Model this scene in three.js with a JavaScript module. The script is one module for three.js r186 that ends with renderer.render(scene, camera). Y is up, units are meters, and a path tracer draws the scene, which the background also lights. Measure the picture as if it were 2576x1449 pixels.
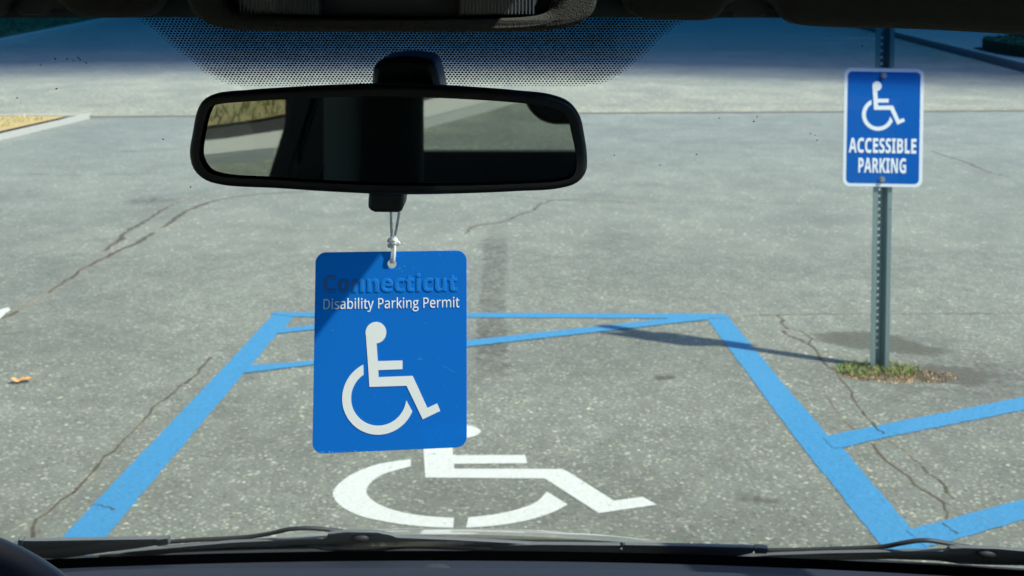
import * as THREE from 'three';
import { Sky } from 'three/addons/objects/Sky.js';
import { FontLoader } from 'three/addons/loaders/FontLoader.js';
import { TextGeometry } from 'three/addons/geometries/TextGeometry.js';
import { RoundedBoxGeometry } from 'three/addons/geometries/RoundedBoxGeometry.js';
import { mergeGeometries, mergeVertices, toCreasedNormals } from 'three/addons/utils/BufferGeometryUtils.js';

// ------------------------------------------------------------------ camera, sky, sun, exposure
const scene = new THREE.Scene();
const EYE = 1.5, F = 2600, U0 = 1288, V0 = -60;            // eye height (m); lens in units of a 2576-wide frame; horizon just above the frame
const FULL_H = 2 * (1449 - V0);
const camera = new THREE.PerspectiveCamera(2 * Math.atan(FULL_H / 2 / F) * 180 / Math.PI, 2576 / FULL_H, 0.02, 2000);
camera.position.set(0, EYE, 0);
camera.lookAt(0, EYE, -10);
camera.setViewOffset(2576, FULL_H, 0, FULL_H - 1449, 2576, 1449);   // a lens shifted down, verticals stay upright
camera.focus = 0.56; camera.userData.fStop = 21;
const SUN = new THREE.Vector3(0.64, 0.80, 0.285).normalize();
const sky = new Sky();
sky.scale.setScalar(1500);
sky.material.uniforms.turbidity.value = 5;
sky.material.uniforms.rayleigh.value = 0.75;
sky.material.uniforms.mieCoefficient.value = 0.004;
sky.material.uniforms.mieDirectionalG.value = 0.8;
sky.material.uniforms.sunPosition.value.copy(SUN);
sky.name = 'sky'; sky.userData = { kind: 'structure', label: 'clear blue daytime sky over the parking lot', category: 'sky' };
scene.add(sky);
scene.environmentIntensity = 0.16;
const sun = new THREE.DirectionalLight(new THREE.Color(1, 0.955, 0.88), 4.2);
sun.position.copy(SUN).multiplyScalar(40); sun.target.position.set(0, 0, -3);
sun.position.add(sun.target.position);
sun.castShadow = true; sun.shadow.radius = 1.7; sun.shadow.mapSize.set(4096, 4096);
Object.assign(sun.shadow.camera, { left: -16, right: 16, top: 16, bottom: -16, near: 1, far: 90 });
scene.add(sun, sun.target);
const renderer = new THREE.WebGLRenderer({ antialias: true });
renderer.toneMapping = THREE.LinearToneMapping;
renderer.toneMappingExposure = 2.06;
renderer.shadowMap.enabled = true;

// ------------------------------------------------------------------ helpers
let seed = 7;
const rnd = () => { seed = (seed + 0x6d2b79f5) | 0; let t = Math.imul(seed ^ (seed >>> 15), 1 | seed); t = (t + Math.imul(t ^ (t >>> 7), 61 | t)) ^ t; return ((t ^ (t >>> 14)) >>> 0) / 4294967296; };
const rr = (a, b) => a + (b - a) * rnd();
const used = {};
function numbered(n) { const k = used[n] = (used[n] ?? -1) + 1; return k ? n + '_' + String(k).padStart(3, '0') : n; }
function shadowed(m) { m.castShadow = m.receiveShadow = true; return m; }
function mesh(name, geo, mat, parent) { const m = shadowed(new THREE.Mesh(geo, mat)); m.name = parent === scene ? numbered(name) : name; parent.add(m); return m; }
function tag(o, label, category, extra = {}) { o.userData = { label, category, ...extra }; return o; }
function thing(name, pos, label, category, extra) { const g = new THREE.Group(); g.name = numbered(name); g.position.set(...pos); scene.add(g); return tag(g, label, category, extra); }
const at = (u, v, D) => [(u - U0) * D / F, EYE - (v - V0) * D / F];           // a line of sight at a distance -> x, y
const ground = (u, v) => { const D = F * EYE / (v - V0); return [(u - U0) * D / F, D]; };   // -> x, distance ahead on the ground
const merge = (list) => mergeGeometries(list.map((g) => { const h = g.index ? g.toNonIndexed() : g; for (const k of Object.keys(h.attributes)) if (!['position', 'normal', 'uv'].includes(k)) h.deleteAttribute(k); return h; }));
const box = (x0, x1, y0, y1, z0, z1) => new THREE.BoxGeometry(x1 - x0, y1 - y0, z1 - z0).translate((x0 + x1) / 2, (y0 + y1) / 2, (z0 + z1) / 2);
const rbox = (x0, x1, y0, y1, z0, z1, r = 0.01, s = 3) => new RoundedBoxGeometry(x1 - x0, y1 - y0, z1 - z0, s, r).translate((x0 + x1) / 2, (y0 + y1) / 2, (z0 + z1) / 2);
const crease = (g, a) => toCreasedNormals(g.scale(2000, 2000, 2000), a).scale(1 / 2000, 1 / 2000, 1 / 2000);   // its rounding is made for large models
const V2 = (p) => new THREE.Vector2(p[0], p[1]);
function smoothLoop(pts, n = 90, tension = 0.5) { const c = new THREE.CatmullRomCurve3(pts.map((p) => new THREE.Vector3(p[0], p[1], 0)), true, 'centripetal', tension); return c.getSpacedPoints(n).slice(0, n).map((p) => [p.x, p.y]); }
function smoothLine(pts, n = 24) { const c = new THREE.CatmullRomCurve3(pts.map((p) => new THREE.Vector3(p[0], p[1], 0)), false, 'centripetal'); return c.getPoints(n).map((p) => [p.x, p.y]); }
const shapeOf = (pts) => new THREE.Shape(pts.map(V2));
const pathOf = (pts) => new THREE.Path(pts.map(V2));
function roundRect(w, h, r, cx = 0, cy = 0) {
  const s = new THREE.Shape(), x = cx - w / 2, y = cy - h / 2;
  s.moveTo(x + r, y); s.lineTo(x + w - r, y); s.absarc(x + w - r, y + r, r, -Math.PI / 2, 0); s.lineTo(x + w, y + h - r); s.absarc(x + w - r, y + h - r, r, 0, Math.PI / 2);
  s.lineTo(x + r, y + h); s.absarc(x + r, y + h - r, r, Math.PI / 2, Math.PI); s.lineTo(x, y + r); s.absarc(x + r, y + r, r, Math.PI, Math.PI * 1.5);
  return s;
}
const extrude = (s, depth, bevel = 0, seg = 3, curve = 16) => new THREE.ExtrudeGeometry(s, { depth, bevelEnabled: bevel > 0, bevelThickness: bevel, bevelSize: bevel, bevelOffset: -bevel, bevelSegments: seg, curveSegments: curve });
function tube(pts, r, seg = 40, radial = 10) { return new THREE.TubeGeometry(new THREE.CatmullRomCurve3(pts.map((p) => new THREE.Vector3(...p)), false, 'centripetal'), seg, r, radial, false); }

// ------------------------------------------------------------------ textures
function canvasTex(w, h, draw, { srgb = true, repeat } = {}) {
  const c = document.createElement('canvas'); c.width = w; c.height = h; draw(c.getContext('2d'), w, h);
  const t = new THREE.CanvasTexture(c); if (srgb) t.colorSpace = THREE.SRGBColorSpace;
  t.wrapS = t.wrapT = THREE.RepeatWrapping; if (repeat) t.repeat.set(...repeat); t.magFilter = THREE.LinearFilter; return t;
}
const lattice = new Float32Array(65536).map(() => rnd());
function vnoise(x, y) { const xi = Math.floor(x), yi = Math.floor(y), fx = x - xi, fy = y - yi, g = (a, b) => lattice[((a & 255) << 8) | (b & 255)], sx = fx * fx * (3 - 2 * fx), sy = fy * fy * (3 - 2 * fy); return (g(xi, yi) * (1 - sx) + g(xi + 1, yi) * sx) * (1 - sy) + (g(xi, yi + 1) * (1 - sx) + g(xi + 1, yi + 1) * sx) * sy; }
const fbm = (x, y) => vnoise(x, y) * 0.5 + vnoise(x * 2.1 + 17, y * 2.1 + 5) * 0.3 + vnoise(x * 4.3 + 3, y * 4.3 + 41) * 0.2;
const STONES = [[80, 83, 80], [90, 94, 92], [104, 108, 104], [122, 126, 120], [137, 140, 134], [112, 120, 119], [146, 142, 130], [100, 100, 96], [165, 165, 156]];
function stones(d, W, H, n, rMin, rMax, light, base) {   // stamps n stones of rMin..rMax pixels into an RGBA array that wraps round
  for (let i = 0; i < d.length; i += 4) { d[i] = base[0]; d[i + 1] = base[1]; d[i + 2] = base[2]; d[i + 3] = 255; }
  for (let i = 0; i < n; i++) {
    const pale = rnd() < light, s = pale ? [156 + rnd() * 36, 155 + rnd() * 34, 145 + rnd() * 32] : STONES[(rnd() * STONES.length) | 0], k = rr(-14, 14), a = rr(0.55, 1), x = rnd() * W, y = rnd() * H, r = rr(rMin, rMax) * (pale ? 1.12 : 1), ex = r * rr(0.7, 1.4), ey = r * rr(0.65, 1.1), sh = rr(-0.5, 0.5);
    for (let py = Math.floor(y - ey); py <= y + ey + 1; py++) for (let px = Math.floor(x - ex); px <= x + ex + 1; px++) {
      const u = (px - x + sh * (py - y)) / ex, v = (py - y) / ey, q = u * u + v * v; if (q > 1.25) continue;
      const f = a * Math.min(1, (1.25 - q) * 3), o = (((py + H) % H) * W + (px + W) % W) * 4; for (let c = 0; c < 3; c++) d[o + c] += (s[c] + k - d[o + c]) * f;
    }
  }
}
// cracks, joints and stains of the lot, as they run on the ground (lines of sight turned into ground points)
const CRACKS = [
  [[[-40, 812], [0, 800], [25, 792], [40, 785], [65, 770], [105, 748], [145, 722], [205, 678], [262, 650], [300, 628], [350, 610], [375, 592], [420, 565], [470, 530], [525, 509], [590, 495], [660, 487], [720, 485], [800, 478], [900, 470]], 0.03, 1],
  [[[265, 630], [290, 612], [303, 604], [310, 590], [335, 573], [370, 555], [403, 531], [430, 516], [470, 502], [500, 488]], 0.03, 0.95],
  [[[530, 898], [505, 930], [470, 962], [440, 985], [415, 1005], [375, 1038], [362, 1062], [318, 1105], [285, 1135], [265, 1150], [235, 1185], [200, 1222], [190, 1238], [155, 1260], [120, 1290], [95, 1310], [85, 1345], [60, 1400]], 0.012, 0.85],
  [[[1170, 586], [1195, 567], [1225, 564], [1268, 558], [1308, 538], [1340, 530], [1355, 515], [1390, 504], [1460, 503], [1545, 507], [1600, 512]], 0.02, 0.8],
  [[[1262, 492], [1300, 494], [1390, 503]], 0.014, 0.5],
  [[[2345, 381], [2390, 396], [2440, 412], [2470, 427], [2500, 436], [2540, 445]], 0.028, 0.95],
  [[[2340, 381], [2420, 377], [2520, 373]], 0.014, 0.4],
  [[[1640, 508], [1800, 508], [1900, 510], [2050, 515], [2150, 522], [2300, 531], [2600, 541]], 0.012, 0.5],
  [[[1875, 795], [1960, 791], [2100, 789], [2300, 790], [2600, 788]], 0.01, 0.7],
  [[[1956, 791], [1967, 806], [1978, 828], [2016, 832], [2035, 843], [2042, 852], [2034, 866]], 0.013, 0.9],
  [[[1965, 833], [1996, 848], [2032, 866], [2054, 884], [2066, 904], [2084, 920], [2096, 930]], 0.013, 0.9],
  [[[1900, 826], [1960, 831]], 0.006, 0.5],
  [[[2102, 935], [2118, 955], [2133, 972], [2142, 1000], [2158, 1025], [2172, 1048], [2190, 1062], [2205, 1078], [2222, 1100], [2240, 1112], [2262, 1128], [2300, 1155], [2330, 1185], [2355, 1205], [2380, 1235], [2400, 1255]], 0.009, 0.9],
  [[[2195, 1116], [2215, 1138], [2235, 1160], [2262, 1180], [2283, 1198], [2298, 1222], [2318, 1230], [2345, 1242], [2365, 1262], [2378, 1282], [2390, 1290], [2380, 1310]], 0.010, 0.95],
  [[[2072, 990], [2095, 1010], [2108, 1040], [2130, 1065], [2150, 1080]], 0.007, 0.6],
  [[[1735, 150], [1790, 200], [1850, 248], [1890, 276]], 0.03, 0.5],
  [[[0, 842], [40, 838], [80, 830], [100, 826]], 0.01, 0.4],
  [[[-60, 545], [0, 541], [60, 540], [145, 539]], 0.012, 0.4],
];
const STREAKS = [   // darker tyre and water marks: centre line, width (m), strength
  [[[315, 508], [350, 505], [400, 506], [470, 503]], 0.10, 0.5], [[[110, 592], [200, 575], [300, 558]], 0.05, 0.22], [[[120, 605], [200, 604], [300, 607]], 0.05, 0.22],
  [[[1247, 570], [1245, 640], [1240, 720], [1238, 800], [1236, 880], [1228, 1000]], 0.12, 0.48], [[[1190, 850], [1260, 846]], 0.08, 0.3], [[[1228, 928], [1290, 920]], 0.03, 0.4],
  [[[330, 690], [430, 688], [560, 670]], 0.06, 0.15], [[[250, 755], [330, 745], [430, 735]], 0.05, 0.12], [[[0, 435], [200, 440], [480, 434]], 0.05, 0.2], [[[1480, 345], [1800, 360], [2140, 352]], 0.08, 0.14], [[[0, 350], [300, 380], [500, 372]], 0.1, 0.12], [[[1500, 462], [1760, 470]], 0.05, 0.15],
  [[[1650, 952], [1700, 948]], 0.012, 0.4], [[[2360, 950], [2480, 940], [2620, 955]], 0.16, 0.36], [[[2180, 962], [2300, 975], [2420, 985], [2560, 1002]], 0.03, 0.3], [[[1850, 1250], [1960, 1262]], 0.02, 0.3],
];
function drawLot(c, toPx, scale) {
  const pt = ([u, v]) => toPx(...ground(u, v));
  c.lineCap = c.lineJoin = 'round';
  for (const [line, w, a] of STREAKS) {
    const curve = new THREE.CatmullRomCurve3(line.map((p) => { const q = pt(p); return new THREE.Vector3(q[0], q[1], 0); }));
    const L = curve.getLength(), n = Math.min(2600, Math.max(60, (L * w * scale / 7) | 0));
    for (let i = 0; i < n; i++) { const t = rnd(), p = curve.getPoint(t), end = Math.min(1, 5 * t, 5 * (1 - t)), g = (rnd() + rnd() + rnd() - 1.5) * w * scale * 1.1 * (0.5 + 1.4 * vnoise(t * 9 + w * 300, 7)); c.fillStyle = `rgba(58,55,49,${(a * rr(0.13, 0.6) * end * (0.25 + vnoise(p.x / scale * 5 + 9, p.y / scale * 5 + 31))).toFixed(3)})`; c.beginPath(); c.ellipse(p.x + (rnd() - 0.5) * w * scale, p.y + g, rr(2, 9), rr(1.5, 4), rnd() * 3, 0, 6.3); c.fill(); }
  }
  for (const [line, w, a] of CRACKS) {
    const p = line.map(pt), fine = [];
    for (let i = 0; i + 1 < p.length; i++) { const d = Math.hypot(p[i + 1][0] - p[i][0], p[i + 1][1] - p[i][1]), n = Math.max(1, d / (0.035 * scale) | 0); for (let k = 0; k < n; k++) { const t = k / n, j = 0.009 * scale; fine.push([p[i][0] + (p[i + 1][0] - p[i][0]) * t + rr(-j, j), p[i][1] + (p[i + 1][1] - p[i][1]) * t + rr(-j, j)]); } }
    fine.push(p[p.length - 1]);
    c.strokeStyle = `rgba(118,104,82,${0.3 * a})`; c.lineWidth = Math.max(2, w * 2.6 * scale); c.beginPath(); fine.forEach((q, i) => i ? c.lineTo(...q) : c.moveTo(...q)); c.stroke();
    for (let i = 0; i + 1 < fine.length; i++) { const wide = vnoise(i * 0.21 + w * 900, a * 77); if (wide < 0.12) continue; c.strokeStyle = `rgba(${46 + rnd() * 18 | 0},${45 + rnd() * 17 | 0},${36 + rnd() * 14 | 0},${Math.min(1, a * rr(0.8, 1.3)).toFixed(2)})`; c.lineWidth = Math.max(0.8, w * scale * rr(0.5, 1.1) * (0.4 + 1.1 * wide)); c.beginPath(); c.moveTo(...fine[i]); c.lineTo(...fine[i + 1]); c.stroke(); }
    for (let i = 0; i < fine.length; i++) if (rnd() < 0.8) { c.fillStyle = rnd() < 0.55 ? `rgba(176,168,146,${0.55 * a})` : `rgba(56,54,46,${0.6 * a})`; c.beginPath(); c.arc(fine[i][0] + rr(-1, 1) * w * scale * 1.4, fine[i][1] + rr(-1, 1) * w * scale * 1.4, rr(0.8, 1.8) * Math.max(1, 0.003 * scale), 0, 6.3); c.fill(); }
  }
  // damp brown stain behind the sign post, dirt round its foot
  const blot = (poly, col, n, rMin, rMax) => { const q = poly.map(pt), s = q.map((p) => p); const xs = s.map((p) => p[0]), ys = s.map((p) => p[1]), x0 = Math.min(...xs), x1 = Math.max(...xs), y0 = Math.min(...ys), y1 = Math.max(...ys);
    const mx = (x0 + x1) / 2, my = (y0 + y1) / 2;
    for (let k = 0; k < 5; k++) { const f = 1.06 - 0.05 * k; c.save(); c.beginPath(); s.forEach((p, i) => { const x = mx + (p[0] - mx) * f + rr(-2, 2), y = my + (p[1] - my) * f + rr(-2, 2); i ? c.lineTo(x, y) : c.moveTo(x, y); }); c.closePath(); c.clip(); c.fillStyle = col(0.22); c.fillRect(x0 - 20, y0 - 20, x1 - x0 + 40, y1 - y0 + 40);
      for (let i = 0; i < n / 4; i++) { c.fillStyle = col(rr(0.04, 0.22)); c.beginPath(); c.ellipse(rr(x0, x1), rr(y0, y1), rr(rMin, rMax) * scale, rr(rMin, rMax) * scale * 0.7, rnd() * 3, 0, 6.3); c.fill(); } c.restore(); } };
  const ragged = (pts, j) => { const o = []; for (let i = 0; i < pts.length; i++) { const a = pts[i], b = pts[(i + 1) % pts.length]; for (let k = 0; k < 14; k++) { const t = k / 14; o.push([a[0] + (b[0] - a[0]) * t + rr(-j, j), a[1] + (b[1] - a[1]) * t + rr(-j, j) * 0.4]); } } return o; };
  blot(ragged([[2045, 842], [2085, 834], [2190, 833], [2250, 843], [2310, 864], [2395, 882], [2350, 894], [2240, 888], [2160, 878], [2070, 862]], 9), (a) => `rgba(66,62,50,${a})`, 500, 0.006, 0.02);
  blot(ragged([[2095, 918], [2140, 935], [2300, 930], [2340, 945], [2420, 955], [2350, 962], [2200, 958], [2120, 950]], 9), (a) => `rgba(80,64,44,${a})`, 500, 0.004, 0.014);
  blot(ragged([[2330, 915], [2430, 925], [2520, 945], [2440, 972], [2340, 965], [2280, 950]], 14), (a) => `rgba(64,60,48,${a * 0.8})`, 500, 0.006, 0.02);
  // road seam
}
function lotTexture(x0, x1, d0, d1, W, H, n, tone) {
  const scale = W / (x1 - x0), toPx = (X, D) => [(X - x0) * scale, H - (D - d0) * (H / (d1 - d0))];
  const t = canvasTex(W, H, (c) => {
    const im = c.getImageData(0, 0, W, H), d = im.data, step = 16, gw = Math.ceil(W / step) + 2, gh = Math.ceil(H / step) + 2, G = new Float32Array(gw * gh);
    stones(d, W, H, n, Math.max(0.85, 0.0024 * scale), Math.max(1.25, 0.0046 * scale), 0.04, [104, 106, 100]);
    for (let y = 0; y < gh; y++) for (let x = 0; x < gw; x++) G[y * gw + x] = tone * (0.87 + 0.26 * fbm((x0 + x * step / scale) * 1.7 + 60, (d0 + (H - y * step) * (d1 - d0) / H) * 1.7 + 90)) * (0.93 + 0.14 * rnd());
    for (let y = 0; y < H; y++) for (let x = 0; x < W; x++) {
      const gx = x / step, gy = y / step, xi = gx | 0, yi = gy | 0, fx = gx - xi, fy = gy - yi, o = yi * gw + xi, i = (y * W + x) * 4;
      const k = (G[o] * (1 - fx) + G[o + 1] * fx) * (1 - fy) + (G[o + gw] * (1 - fx) + G[o + gw + 1] * fx) * fy;
      d[i] *= k; d[i + 1] *= k * 1.01; d[i + 2] *= k * 0.965;
    }
    c.putImageData(im, 0, 0);
    drawLot(c, toPx, scale);
  });
  t.wrapS = t.wrapT = THREE.ClampToEdgeWrapping;
  t.repeat.set(1 / (x1 - x0), 1 / (d1 - d0)); t.offset.set(-x0 / (x1 - x0), -d0 / (d1 - d0));
  return t;
}
const grainBump = canvasTex(1024, 1024, (c, w, h) => { const im = c.getImageData(0, 0, w, h); stones(im.data, w, h, 50000, 1.5, 5, 0.2, [85, 85, 85]); c.putImageData(im, 0, 0); }, { srgb: false, repeat: [0.5, 0.5] });
const tileAsphalt = (tone, warm) => canvasTex(1024, 1024, (c, w, h) => {
  const im = c.getImageData(0, 0, w, h), d = im.data; stones(d, w, h, 90000, 1, 2.4, 0.07, [114, 117, 109]);
  for (let i = 0; i < d.length; i += 4) { const x = (i / 4) % w, y = (i / 4 / w) | 0, k = tone * (0.9 + 0.2 * vnoise(x / 64, y / 64)); d[i] *= k * warm[0]; d[i + 1] *= k * warm[1] * 1.01; d[i + 2] *= k * warm[2] * 0.955; }
  c.putImageData(im, 0, 0);
}, { repeat: [1 / 6, 1 / 6] });
const weaveBump = canvasTex(256, 256, (c, w, h) => { c.fillStyle = '#777'; c.fillRect(0, 0, w, h); for (let i = 0; i < 9000; i++) { const g = rr(60, 200) | 0; c.fillStyle = `rgb(${g},${g},${g})`; c.fillRect(rnd() * w, rnd() * h, rr(1, 3), rr(1, 3)); } }, { srgb: false, repeat: [25, 25] });

// ------------------------------------------------------------------ materials
const std = (color, roughness = 0.6, o = {}) => new THREE.MeshStandardMaterial({ color: new THREE.Color().setRGB(...color), roughness, ...o });
const phys = (color, roughness = 0.6, o = {}) => new THREE.MeshPhysicalMaterial({ color: new THREE.Color().setRGB(...color), roughness, ...o });
const DUST = { sheen: 1, sheenColor: new THREE.Color(0.95, 0.885, 0.75), sheenRoughness: 0.6 };
const mNear = phys([1, 1, 1], 0.95, { map: null, bumpMap: grainBump, bumpScale: 0.004, ...DUST });
const mFar = phys([1, 1, 1], 0.95, { map: null, ...DUST });
const mTile = phys([1, 1, 1], 0.95, { map: tileAsphalt(1.02, [1, 1, 0.98]), ...DUST });
const mRoad = phys([1, 1, 1], 0.95, { map: tileAsphalt(1.0, [1.05, 1, 0.94]), ...DUST });
mNear.map = lotTexture(-2.95, 2.95, 1.4, 5.6, 2048, 1458, 210000, 0.95);
mFar.map = lotTexture(-6, 6, 5.6, 12, 2048, 1092, 100000, 1.0);
const paintTex = (base, chip, n, vary) => canvasTex(1024, 1024, (c, w, h) => {
  c.fillStyle = `rgb(${base})`; c.fillRect(0, 0, w, h);
  for (let i = 0; i < 26000; i++) { const k = rr(-vary, vary); c.fillStyle = `rgba(${base.map((b) => Math.max(0, Math.min(255, b + k)) | 0)},0.7)`; c.beginPath(); c.arc(rnd() * w, rnd() * h, rr(1.5, 5), 0, 6.3); c.fill(); }
  for (let i = 0; i < n; i++) { const x = rnd() * w, y = rnd() * h; if (vnoise(x / 90, y / 90 + 200) < 0.52) continue; c.fillStyle = `rgba(${chip},${rr(0.3, 0.9).toFixed(2)})`; c.beginPath(); c.ellipse(x, y, rr(0.8, 6) * (rnd() < 0.1 ? 2.4 : 1), rr(0.8, 4), rnd() * 3, 0, 6.3); c.fill(); }
}, { repeat: [1, 1] });
const mBlue = std([1, 1, 1], 0.85, { map: paintTex([48, 119, 161], [96, 100, 104], 900, 9), bumpMap: grainBump, bumpScale: 0.002 });
const mWhite = std([1, 1, 1], 0.85, { map: paintTex([181, 184, 179], [120, 120, 116], 260, 10), bumpMap: grainBump, bumpScale: 0.002 });
const mConcrete = std([0.34, 0.33, 0.3], 0.9, { bumpMap: grainBump, bumpScale: 0.003 });
const mWalk = std([0.3, 0.29, 0.27], 0.9, { bumpMap: grainBump, bumpScale: 0.003 });
const mSoilDry = std([0.36, 0.28, 0.13], 1), mSoilGreen = std([0.05, 0.085, 0.03], 1), mMulch = std([0.035, 0.03, 0.025], 1);

// ------------------------------------------------------------------ the ground
function sheet(pts, y) { const g = new THREE.ShapeGeometry(shapeOf(pts), 20); const p = g.attributes.position, uv = g.attributes.uv; for (let i = 0; i < p.count; i++) { const x = p.getX(i), d = p.getY(i); uv.setXY(i, x, d); p.setXYZ(i, x, y, -d); g.attributes.normal.setXYZ(i, 0, 1, 0); } return g; }
const rect = (x0, x1, d0, d1) => [[x0, d0], [x1, d0], [x1, d1], [x0, d1]];
const structure = (name, geo, mat, label, category) => tag(mesh(name, geo, mat, scene), label, category, { kind: 'structure' });
const lot = structure('parking_lot', sheet(rect(-2.95, 2.95, 1.4, 5.6), 0), mNear, 'grey cracked asphalt of the parking stall in front of the car', 'ground');
const lotFar = mesh('asphalt', sheet(rect(-6, 6, 5.6, 12), 0), mFar, lot);
const outer = [rect(-400, -6, -400, 400), rect(6, 400, -400, 400), rect(-6, 6, -400, 1.4), rect(-6, -2.95, 1.4, 5.6), rect(2.95, 6, 1.4, 5.6), rect(-6, 6, 12, 400)].map((r) => sheet(r, 0));
mesh('asphalt', merge(outer), mTile, lot);
structure('road', sheet([[-60, 10.9], [-4.4, 11.04], [0, 11.3], [6, 11.56], [60, 12], [60, 90], [-60, 90]], 0.004), mRoad, 'pale beige asphalt drive crossing beyond the grey lot', 'road');
structure('seam', sheet([[-7, 10.86], [-4.4, 10.98], [0, 11.23], [6, 11.48], [12, 11.8], [12, 11.86], [6, 11.565], [0, 11.305], [-4.4, 11.045], [-7, 10.94]], 0.006), std([0.17, 0.15, 0.12], 1), 'thin dark joint where grey lot meets the beige drive', 'pavement joint');

// painted lines: corner points on the ground
function worn(pts, step = 0.025, j = 0.0022) {   // the sprayed edge follows the stones
  const o = []; for (let i = 0; i < pts.length; i++) { const a = pts[i], b = pts[(i + 1) % pts.length], n = Math.max(1, Math.min(160, Math.hypot(b[0] - a[0], b[1] - a[1]) / step | 0)); for (let k = 0; k < n; k++) { const t = k / n; o.push([a[0] + (b[0] - a[0]) * t + (k ? rr(-j, j) : 0), a[1] + (b[1] - a[1]) * t + (k ? rr(-j, j) : 0)]); } } return o;
}
const mCrack = std([0.05, 0.048, 0.04], 1);
function crackStrip(px, w, y, parent) {   // an open crack running through the paint
  const p = px.map((q) => ground(...q)), l = [], r = [];
  for (let i = 0; i + 1 < p.length; i++) { const dx = p[i + 1][0] - p[i][0], dd = p[i + 1][1] - p[i][1], L = Math.hypot(dx, dd), n = Math.max(2, L / 0.012 | 0); for (let k = 0; k < n; k++) { const t = k / n, c = rr(-0.004, 0.004), h = w * rr(0.15, 0.75), x = p[i][0] + dx * t - dd / L * c, d = p[i][1] + dd * t + dx / L * c; l.push([x - dd / L * h, d + dx / L * h]); r.push([x + dd / L * h, d - dx / L * h]); } }
  mesh('crack', sheet([...l, ...r.reverse()], y), mCrack, parent);
}
function paint(name, px, y, label, mat = mBlue) { return tag(mesh(name, sheet(worn(px.map((p) => ground(...p))), y), mat, scene), label, 'road marking'); }
const leftLine = paint('painted_line', [[691, 787], [739, 797], [716, 826], [699, 840], [634, 916], [610, 944], [260, 1359], [225, 1400], [110, 1400], [150, 1359], [572, 915]], 0.0015, 'left blue side line of the accessible stall, running down to the left wiper');
paint('painted_line', [[680, 789.5], [691, 786.5], [1823, 790.5], [1836, 802], [1700, 802], [735, 798]], 0.0027, 'blue line closing the far end of the stall, passing behind the permit');
paint('painted_line', [[1777, 802], [1832, 797], [1958, 951], [2085, 1099], [2120, 1129], [2295, 1333], [2350, 1397], [2235, 1397], [2216, 1372], [2009, 1114], [1921, 996], [1889, 951]], 0.0015, 'right blue side line of the accessible stall, crossed by the sign shadow');
paint('painted_line', [[622, 924], [634, 921], [792, 909], [1176, 858], [1682, 803], [1760, 795], [1790, 797], [1777, 806], [1176, 874], [792, 919], [612, 941]], 0.0039, 'long oblique blue line inside the stall from the far right corner to the left line');
paint('painted_line', [[712, 827], [788, 820], [960, 800], [1010, 800], [790, 831], [696, 841]], 0.0039, 'short oblique blue line in the far left corner of the stall');
const upperLine = paint('painted_line', [[2070, 1102], [2085, 1097], [2208, 1072], [2576, 1000], [3000, 915], [3000, 945], [2576, 1033], [2227, 1102], [2120, 1128], [2095, 1128]], 0.0027, 'upper of the two oblique blue lines right of the stall, nearest the sign');
const lowerLine = paint('painted_line', [[2280, 1337], [2295, 1332], [2576, 1258], [2900, 1172], [2900, 1214], [2576, 1309], [2411, 1357], [2330, 1378]], 0.0027, 'lower of the two oblique blue lines right of the stall, by the right wiper');
crackStrip([[232, 1270], [262, 1276], [285, 1281], [298, 1283]], 0.004, 0.0028, leftLine);
crackStrip([[2200, 1073], [2206, 1082], [2218, 1088], [2228, 1099]], 0.007, 0.004, upperLine);
crackStrip([[2374, 1318], [2386, 1330], [2402, 1340], [2412, 1352]], 0.0045, 0.004, lowerLine);
{
  const z = ([x, y]) => [914.8 + x * 0.3196, 1033.7 + y * 0.3196], g = (l) => l.map(z).map((p) => ground(...p));
  const head = []; for (let i = 0; i <= 40; i++) { const a = (-200 + i * 6.6) * Math.PI / 180; head.push([690 + 230 * Math.cos(a), 168 + 60 * Math.sin(a)]); }
  const body = g([[462, 190], [470, 310], [485, 528], [1425, 535], [1850, 808], [2308, 742], [2197, 680], [1970, 710], [1605, 480], [1560, 460], [712, 458], [712, 420], [1288, 415], [1270, 350], [703, 352], [697, 226]]);
  const headG = []; for (let i = 0; i < 48; i++) { const a = i / 48 * 2 * Math.PI; headG.push(ground(...z([690 + 230 * Math.cos(a), 168 + 60 * Math.sin(a)]))); }
  const arc = (outer_, inner_) => [...smoothLine(outer_.map((p) => ground(...p)), 30), ...smoothLine(inner_.map((p) => ground(...p)), 30)];
  const left = arc([[1033, 1156], [950, 1169], [882, 1196], [846, 1225], [837, 1242], [850, 1268], [900, 1297], [990, 1317], [1070, 1326], [1140, 1329]], [[1142, 1304], [1070, 1299], [1000, 1287], [946, 1266], [922, 1240], [930, 1218], [960, 1196], [1000, 1183], [1034, 1174]]);
  const right = arc([[1172, 1329], [1250, 1323], [1330, 1309], [1390, 1290], [1428, 1270]], [[1376, 1238], [1350, 1263], [1310, 1280], [1250, 1294], [1178, 1303]]);
  const sym = thing('wheelchair_symbol', [0, 0, 0], 'large white wheelchair symbol painted on the stall asphalt below the permit', 'road marking');
  mesh('seated_figure', sheet(body, 0.0015), mWhite, sym); mesh('head', sheet(headG, 0.0026), mWhite, sym); mesh('wheel', merge([sheet(left, 0.0015), sheet(right, 0.0015)]), mWhite, sym);
}
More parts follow.
